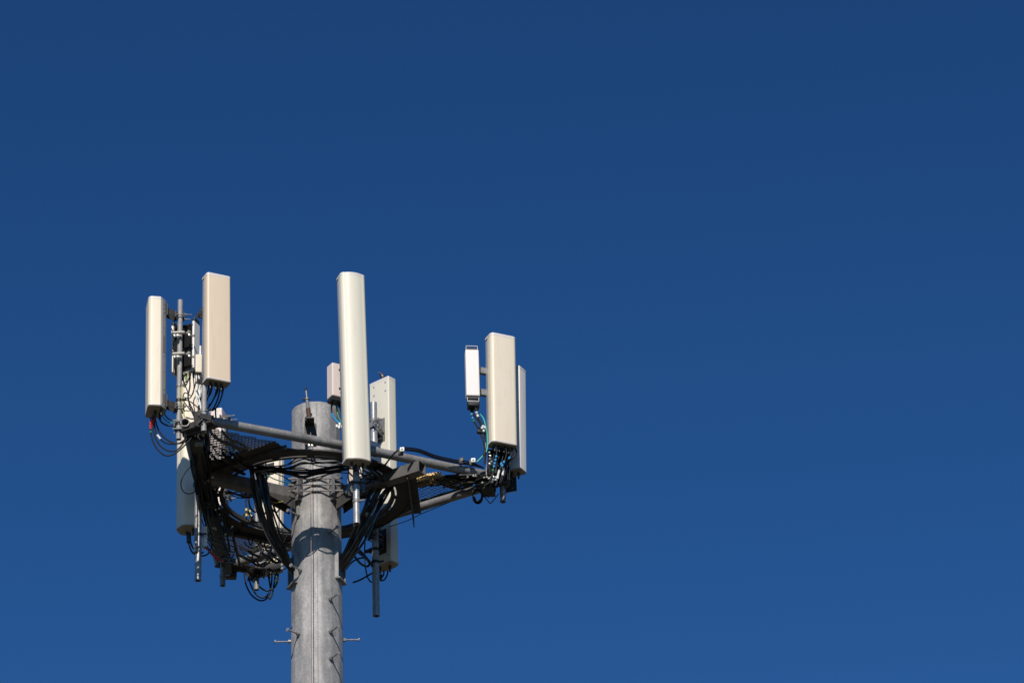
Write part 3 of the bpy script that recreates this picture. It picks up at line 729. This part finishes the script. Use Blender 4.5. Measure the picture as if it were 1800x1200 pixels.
# lower left: jumpers under the shaded antenna
G_ = 'black cables looping between the lower left pipes'
for (a, b, c_) in ((936, 952, 962), (944, 962, 972), (950, 972, 985), (930, 944, 952), (958, 982, 990), (962, 978, 984)):
    cable([(360, a-6, .1), (370, a+10, .3), (382, b+2, .5), (398, c_-4, .8), (412, c_-2, 1.1)], 0, .0075, 'black cable looping between the lower left mounting pipes', group=G_)
for i, pts in enumerate([[(330, 935), (332, 955), (338, 970), (350, 976), (364, 974), (372, 962)], [(333, 935), (337, 958), (348, 972), (358, 970)], [(368, 968), (378, 978), (392, 985), (408, 985)], [(360, 960), (372, 972), (386, 980), (396, 975)]]):
    cable(pts, -.05, .009, ['lowest jumper under the half shaded antenna with red tape', 'inner jumper under the half shaded antenna', 'lower red-taped cable between the bottom left pipes', 'upper red-taped cable between the bottom left pipes'][i],
          bands=[(.15+.1*k, .018, M_red) for k in range(2 if i < 2 else 6)] if i != 1 else [])
m = MB(); q = at(332, 946, -.06); m.box(q, (.05, .05, .10), bev=.008); tag(m.build('cable_splice', M_rubber), 'small black splice hanging under the half shaded antenna', 'splice')
m = MB(); q = at(360, 945, .0); m.box(q, (.05, .05, .26), bev=.006); tag(m.build('small_filter', M_whitep), 'narrow white filter box beside the lower left pipes', 'filter')
# bottom loops below the platform
G_ = 'black loops hanging lowest under the platform'
for i, pts in enumerate([[(429, 1008), (433, 1028), (443, 1046), (458, 1055), (470, 1050), (475, 1034), (471, 1008)], [(436, 1010), (442, 1030), (452, 1046), (464, 1050), (474, 1040), (478, 1015), (476, 1008)], [(447, 1020), (458, 1032), (470, 1038), (482, 1032), (488, 1020), (489, 1004)],
                         [(484, 1006), (482, 1025), (478, 1045), (474, 1052), (470, 1044)], [(431, 1006), (441, 1018), (452, 1023), (456, 1008)]]):
    cable(pts, 2.1, .0095, ['largest black loop hanging lowest under the platform', 'second black loop hanging lowest under the platform', 'black loop rising to the right under the platform, yellow taped', 'thin tail of black cable under the platform', 'smallest black loop under the platform'][i],
          bands=[(.80, .03, M_yellow), (.86, .03, M_yellow), (.75, .02, M_green)] if i == 2 else ([(.2, .03, M_yellow), (.28, .02, M_green)] if i == 3 else []))
for k in range(8):
    u = 400+rnd.uniform(0, 90); v = 1000+rnd.uniform(-6, 3)
    cable([(u, v, 1.9), (u+10, v+rnd.uniform(2, 9), 1.9), (u+24, v+rnd.uniform(0, 6), 1.95), (u+38, v-4, 2.0)], 0, rnd.choice((.007, .011)), 'black cable bunched under the back corner', group='black cables bunched under the back corner')
for k in range(12):
    u = 415+rnd.uniform(0, 60); v = 945+rnd.uniform(0, 35)
    cable([(u, v, 1.3), (u+14, v+8, 1.5), (u+26, v+14+rnd.uniform(-5, 5), 1.6), (u+40, v+10, 1.7)], 0, rnd.choice((.007, .011, .014)), 'black cable lying on the back mesh corner', group='black cables lying on the back mesh corner')
cable([(463, 993, 1.7), (472, 990, 1.7), (482, 985, 1.7), (490, 979, 1.7)], 0, .008, 'yellow-green wire on the back mesh corner', M_yg)
# cables on the front pipe, right half
G_ = 'black cables draped along the front pipe on the right'
for (dv, r_, od) in ((0, .008, 'upper'), (3, .009, 'middle'), (5, .007, 'lower')):
    cable([(711, 786+dv, -.95), (735, 789+dv, -.85), (765, 800+dv, -.7), (800, 808+dv, -.55), (828, 812+dv, -.42), (850, 822, -.30)], 0, r_, od+' black cable of three draped along the right half of the front pipe', group=G_)
for k in range(6):
    cable([(706, 788, -.98), (696-k*.8, 793+k, -.95), (685-k, 805+k*1.6, -.85), (676-k*2, 818+k, -.75), (655-k*3, 826+k*2.5, -.6)], 0, .0065, 'thin cable curving from the front pipe to the tall antenna', group='thin cables curving between the front pipe and the tall antenna')
G_ = 'black jumpers under the tallest antenna'
for k in range(9):
    u = 612+k*4.6
    cable([(u, 815, -1.3), (u+rnd.uniform(-2, 5), 826, -1.2), (u+12+rnd.uniform(-6, 10), 836+rnd.uniform(-4, 6), -.9), (u+30+rnd.uniform(-6, 8), 842+rnd.uniform(-8, 8), -.6), (u+45, 838+rnd.uniform(-8, 8), -.4)], 0, rnd.choice((.007, .009)), 'black jumper spreading from under the tallest antenna', group=G_)
cable([(613, 818, -1.25), (612, 838, -1.2), (614, 850, -1.1), (611, 862, -1.0), (609, 875, -.9)], 0, .008, 'black jumper with blue tape left of the bright pipe', bands=[(.5+k*.07, .022, M_blue) for k in range(5)])
cable([(638, 818, -1.25), (638, 835, -1.2), (639, 850, -1.1), (639, 868, -1.0)], 0, .008, 'black jumper with blue tape right of the bright pipe', bands=[(.5+k*.10, .022, M_blue) for k in range(5)])
# jumpers below the beige radio
cable([(583, 706), (583, 722), (586, 733), (593, 741), (600, 746)], -1.0, .0085, 'blue-taped jumper below the pinkish radio', bands=[(.38+k*.09, .022, M_blue) for k in range(7)])
cable([(591, 706), (592, 720), (596, 735), (602, 745)], -1.0, .0085, 'green jumper below the pinkish radio', M_green, bands=[(.35, .035, M_yg)])
cable([(597, 706), (600, 725), (604, 742), (602, 760)], -1.0, .0085, 'black jumper below the pinkish radio')
m = MB()
for (a, b) in ((592, 749), (596, 751), (601, 750), (597, 746)): m.box(at(a, b, -1.02), (.022, .03, .034), bev=.004)
tag(m.build('connector_block', M_whitet), 'cluster of white connectors below the pinkish radio', 'connectors')
# cable blocks clamped on the front pipe
blk = MB(); blk.box((0, 0, 0), (.048, .03, .048), bev=.004); blk_me = blk.mesh('block', M_whitet)
bh = MB(); bh.tube([(0, -.0165, 0), (0, -.0155, 0)], .011, 10); bh_me = bh.mesh('bolt_hole', M_rubber)
bs = MB(); bs.box((-.02, .03, -.012), (.055, .035, .07), bev=.006); bs_me = bs.mesh('strap', M_rubber)
for (u, v, y, lb) in ((707, 790, -1.05, 'white cable block on the front pipe just right of the tall antennas'), (832, 809, -.50, 'white cable block on the front pipe near the right corner'), (871, 841, -.45, 'white cable block at the foot of the right corner antenna'), (444, 909, .45, 'white cable block inside the ring at the lower left'), (813, 806, -.55, 'dark edged cable block just left of the right corner block')):
    e = thing('cable_block', at(u, v, y), lb, 'cable clamp', rotz=R(rnd.uniform(-15, 15)), group='cable blocks on the platform pipes')
    link('block', blk_me if u != 813 else bs_me, e); link('bolt_hole', bh_me, e); link('strap', bs_me, e, loc=(0, .005, 0))
# tan corrugated hoses seen through the right mesh corner
for k, (v0, u0, u1) in enumerate(((838, 728, 775), (846, 736, 766))):
    a = atz(u0, v0+4, .05); b = atz(u1, v0-4, .05)
    e = thing('corrugated_hose', a, ('long' if k == 0 else 'short')+' tan corrugated hose lying on the right mesh corner', 'hose')
    m = MB(); S = [a.lerp(b, i/90) for i in range(91)]
    rings = len(S)
    m.tube(S, .034, 10)
    for i, v in enumerate(m.bm.verts):
        j = i//10; c = S[min(j, 90)]; v.co = c+(v.co-c)*(1.15 if (j % 9) in (0, 1, 2, 3, 4) else .6)
    q = m.build('hose', M_gold, e, sharp=80); q.matrix_parent_inverse = Matrix.Translation(-a)
G_ = 'black cables lying on the right mesh corner'
for k in range(22):
    u = 722+rnd.uniform(0, 70); z = .035+rnd.uniform(0, .08); v = 848+rnd.uniform(-8, 8)
    P = [atz(u+i*20, v+(5 if i == 1 else 0)*rnd.uniform(-1, 1)-i*1.8+rnd.uniform(-2, 2), z) for i in range(5)]
    P = [p for p in P if p.x < 2.0]
    if len(P) > 2:
        m = MB(); m.tube(spline(P, 5), rnd.choice((.007, .011, .015, .018)), 7); tag(m.build('cable', M_black), 'black cable lying on the right mesh corner', 'cable', G_)
# right corner bundle
G_ = 'black cables wrapped round the right corner'
for k in range(24):
    u = 842+rnd.uniform(0, 36); v = 838+rnd.uniform(-6, 12); y = -.35+rnd.uniform(-.1, .2)
    cable([(u-rnd.uniform(8, 24), v+rnd.uniform(-8, 8), y), (u, v+rnd.uniform(-6, 6), y-.04), (u+rnd.uniform(6, 14), v+rnd.uniform(-4, 8), y), (u+rnd.uniform(14, 22), v+rnd.uniform(-14, 8), y+.05)], 0, rnd.choice((.006, .009, .011)), 'black cable wrapped round the right corner', group=G_)
G_ = 'jumpers hanging from the right corner antenna'
tapes = {0: [], 1: [(.25+k*.07, .022, M_blue) for k in range(4)]+[(.55, .02, M_green)], 3: [(.40, .03, M_blue), (.58, .05, M_whitet), (.66, .05, M_whitet)], 4: [(.36, .025, M_blue), (.44, .025, M_blue), (.60, .05, M_whitet), (.68, .05, M_whitet)], 6: [(.28, .025, M_blue), (.54, .05, M_whitet), (.62, .05, M_whitet)]}
for k in range(8):
    u = 866+k*5.6; ue = u-(k*2.0)
    j = [rnd.uniform(-3, 3) for _ in range(4)]
    cable([(u, 785), (u+1+j[0]*.5, 798), (ue+2+j[1], 815), (ue-1+j[2], 830), (ue-7+j[3], 846+j[0]), (ue-14+j[1]*2, 856+j[2])], -.50+.02*k+.02*j[2], .0088, ORD[k]+' jumper from the left below the right corner antenna'+(', taped blue' if k in tapes and k else ''), bands=tapes.get(k, []), group=G_)
for k in range(4):
    cable([(858+k*3, 790), (860+k*2.5, 812), (857+k*3, 832), (862+k*2, 850)], -.38, .011, 'black cable beside the dark radio at the right corner', group='black cables beside the dark corner radio')
for (a, b) in ((858, 799), (862, 806), (861, 795), (864, 812), (859, 811)):
    pass
cmm = MB(); cmm.box((0, 0, 0), (.02, .02, .02), bev=.004); cmm = cmm.mesh('connector', M_zinc)
for (a, b) in ((860, 795), (862, 801), (861, 806), (864, 811), (861, 815), (856, 838), (859, 841), (862, 839), (866, 843), (868, 838), (851, 839), (836, 836), (832, 836), (822, 838), (848, 848)): tag(link('connector', cmm, loc=at(a, b, -.52), rot=(0, 0, rnd.random())), 'small bright connector in the tangle of the right corner', 'connector', 'bright connectors at the right corner')

# white radio cables
G_ = 'black jumpers below the small white radio'
for i, pts in enumerate([[(827, 712), (829, 728), (834, 742), (843, 752), (850, 756)], [(829, 712), (831, 724), (840, 738), (848, 750)], [(836, 712), (838, 726), (845, 742), (851, 752), (852, 770)], [(845, 758), (850, 775), (852, 790), (850, 800)], [(832, 712), (832, 735), (841, 754), (848, 770), (852, 785), (852, 815)]]):
    cable(pts, -.5, .0095, 'black jumper below the small white radio', bands=[[(.25, .025, M_blue), (.36, .025, M_blue), (.45, .02, M_green)], [], [(.1, .03, M_yellow), (.22, .03, M_whitet), (.32, .03, M_whitet)], [], []][i], group=G_)
cable([(842, 726), (850, 736), (854, 752), (857, 770), (856, 790), (848, 802), (838, 812)], -.48, .010, 'bright teal cable between the white radio and the front pipe', M_teal)
cable([(854, 752), (854, 790), (855, 835)], -.46, .008, 'straight grey conduit left of the right corner antenna', M_galv)
m = MB()
for (a, b) in ((849, 749), (852, 751), (850, 757), (847, 752)): m.box(at(a, b, -.53), (.022, .02, .025), rotz=a, bev=.004)
tag(m.build('connector_block', M_whitet), 'white connectors below the small white radio', 'connectors')
m = MB(); m.box(at(844, 759, -.50), (.07, .05, .035), rotz=.3, bev=.005); tag(m.build('splice_box', M_rubber), 'flat black splice box below the small white radio', 'splice box')
# coil and tails below the right pipe
c = at(840, 870, -.2); 
for k in range(3):
    m = MB(); m.tube([c+Vector((.043*math.cos(t)*(1+.1*k), .02*k, .072*math.sin(t)*(1+.06*k))) for t in [2*math.pi*i/24 for i in range(25)]], .009, 6)
    tag(m.build('cable_coil', M_black), 'small round black cable coil hanging under the right face pipe', 'cable', 'turns of the small coil under the right pipe')
cable([(848, 868), (856, 878), (862, 884), (868, 878), (876, 868)], -.2, .0055, 'thin teal-black drooping wire right of the small coil')
cable([(850, 871), (858, 869), (864, 865)], -.2, .005, 'thin wire from the small coil up to the corner pipe')
cable([(892, 848), (889, 856), (884, 862)], -.1, .006, 'thin wire at the far right corner')
cable([(685, 925, .6), (715, 915, .4), (740, 903, .2), (766, 892, .05), (790, 882, -.02)], 0, .0045, 'thin black wire running below the right face pipe')
m = MB(); q = at(755, 881, .28)
# lower right: tangle round the back pipe
G_ = 'thick black tails hanging right of the pole'
for i, pts in enumerate([[(612, 955, .1), (622, 975, .3), (634, 990, .5), (645, 995, .7), (650, 988, .8), (640, 975, .7), (625, 960, .5)], [(618, 958, .1), (632, 972, .3), (648, 984, .6), (656, 998, .85), (660, 1005, .9)],
                         [(597, 1018, .0), (608, 1000, .2), (622, 985, .4), (640, 980, .6), (650, 990, .8)], [(660, 1003, .85), (645, 1012, .8), (632, 1019, .75), (621, 1023, .7)], [(643, 905, .8), (642, 940, .85), (641, 980, .85), (645, 1010, .85), (652, 1022, .88), (660, 1020, .9)],
                         [(664, 925, .85), (667, 940, .85), (660, 965, .85), (656, 990, .85), (660, 1008, .85), (668, 1018, .9)], [(675, 1000, 1.1), (674, 1010, 1.1), (668, 1018, 1.0)], [(681, 998, 1.1), (681, 1008, 1.1), (676, 1018, 1.0), (668, 1020, 1.0)],
                         [(655, 890, .8), (664, 905, .8), (670, 920, .85), (662, 950, .85), (655, 975, .85)]]):
    cable(pts, 0, (.013, .013, .010, .010, .008, .008, .009, .009, .007)[i], ['looped thick black tail right of the pole', 'thick black cable reaching the shiny back pipe', 'black cable rising from the right port', 'cut black cable end pointing left below the platform', 'long thin cable beside the shiny back pipe', 'cable wound over the shiny back pipe', 'left jumper under the riveted antenna', 'right jumper under the riveted antenna', 'thin cable crossing above the shiny back pipe'][i])
for (u, v, y, lb) in ((664, 1014, .95, 'lowest'), (647, 968, .85, 'middle'), (646, 936, .80, 'upper')):
    m = MB(); q = at(u, v, y); m.tube([q+Vector((-.04, 0, -.01)), q+Vector((.04, 0, .01))], .022, 8); m.box(q+Vector((.03, -.01, 0)), (.04, .05, .05), bev=.006)
    tag(m.build('pipe_clamp', M_rubber), lb+' dark clamp on the shiny back pipe', 'clamp')
# radio cluster at the back seen under and over the arm
G_ = 'dark brackets on the left face beam'
for (u, v, y, s, lb) in ((350, 773, -1.4, (.09, .06, .14), 'grey box bracket below the end of the tan antenna pipe'), (371, 848, -.45, (.10, .08, .12), 'dark joint box where the left arm meets the beam'), (378, 905, .2, (.14, .08, .09), 'dark joint box on the left beam under the ring'), (399, 933, .6, (.14, .10, .09), 'dark block on the left beam near the ring edge'), (405, 1006, 1.9, (.14, .10, .14), 'dark clamp block at the lower end of the left beam'), (470, 995, 1.95, (.30, .1, .10), 'dark clamp block at the back corner')):
    m = MB(); m.box(at(u, v, y), s, rotz=R(6), bev=.008); tag(m.build('joint_box', M_galv if u == 350 else (M_rubber if u == 470 else M_dkgalv)), lb, 'bracket')
m = MB(); a = at(344, 768, -1.45); b = at(362, 850, -.35); cN = at(400, 1002, 1.75)
m.bar(a, b, .12, .10, .004); m.bar(b+(cN-b)*.004, cN, .10, .085, .004)
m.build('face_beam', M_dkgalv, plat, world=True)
m = MB(); m.bar(at(393, 868, .0)+Vector((0, 0, 0)), at(420, 985, 1.7), .02, .07); m.build('side_rail', M_dkgalv, plat, world=True)

# small zinc connectors added to imitate bright highlights along the left beam
for i in range(34):
    f = rnd.random(); u = 338+f*58+rnd.uniform(-10, 16); v = 752+f*225+rnd.uniform(-8, 8)
    if i % 3 == 0: u, v, f = 365+rnd.uniform(0, 50), 765+rnd.uniform(0, 40), .1
    tag(link('connector', cmm, loc=at(u, v, -1.60+2.5*f), rot=(rnd.random(), rnd.random(), rnd.random())), 'small bright connector added as a highlight in the tangle of the left face beam', 'connector', 'connectors added as highlights along the left beam')


G_ = 'thin black loops hanging inside and below the platform left of the pole'
for i in range(22):
    u = rnd.uniform(385, 500); v = rnd.uniform(850, 985); yy = (v-872)/72*.9; w_ = rnd.uniform(10, 30); h_ = rnd.uniform(6, 26)
    cable([(u, v, yy), (u+w_*.2, v+h_*.7, yy+.02), (u+w_*.55, v+h_, yy+.04), (u+w_*.85, v+h_*.6, yy+.03), (u+w_*1.1, v+rnd.uniform(-6, 6), yy+.05)], 0, rnd.choice((.005, .0065, .009)), 'thin black loop hanging inside the platform left of the pole', group=G_)
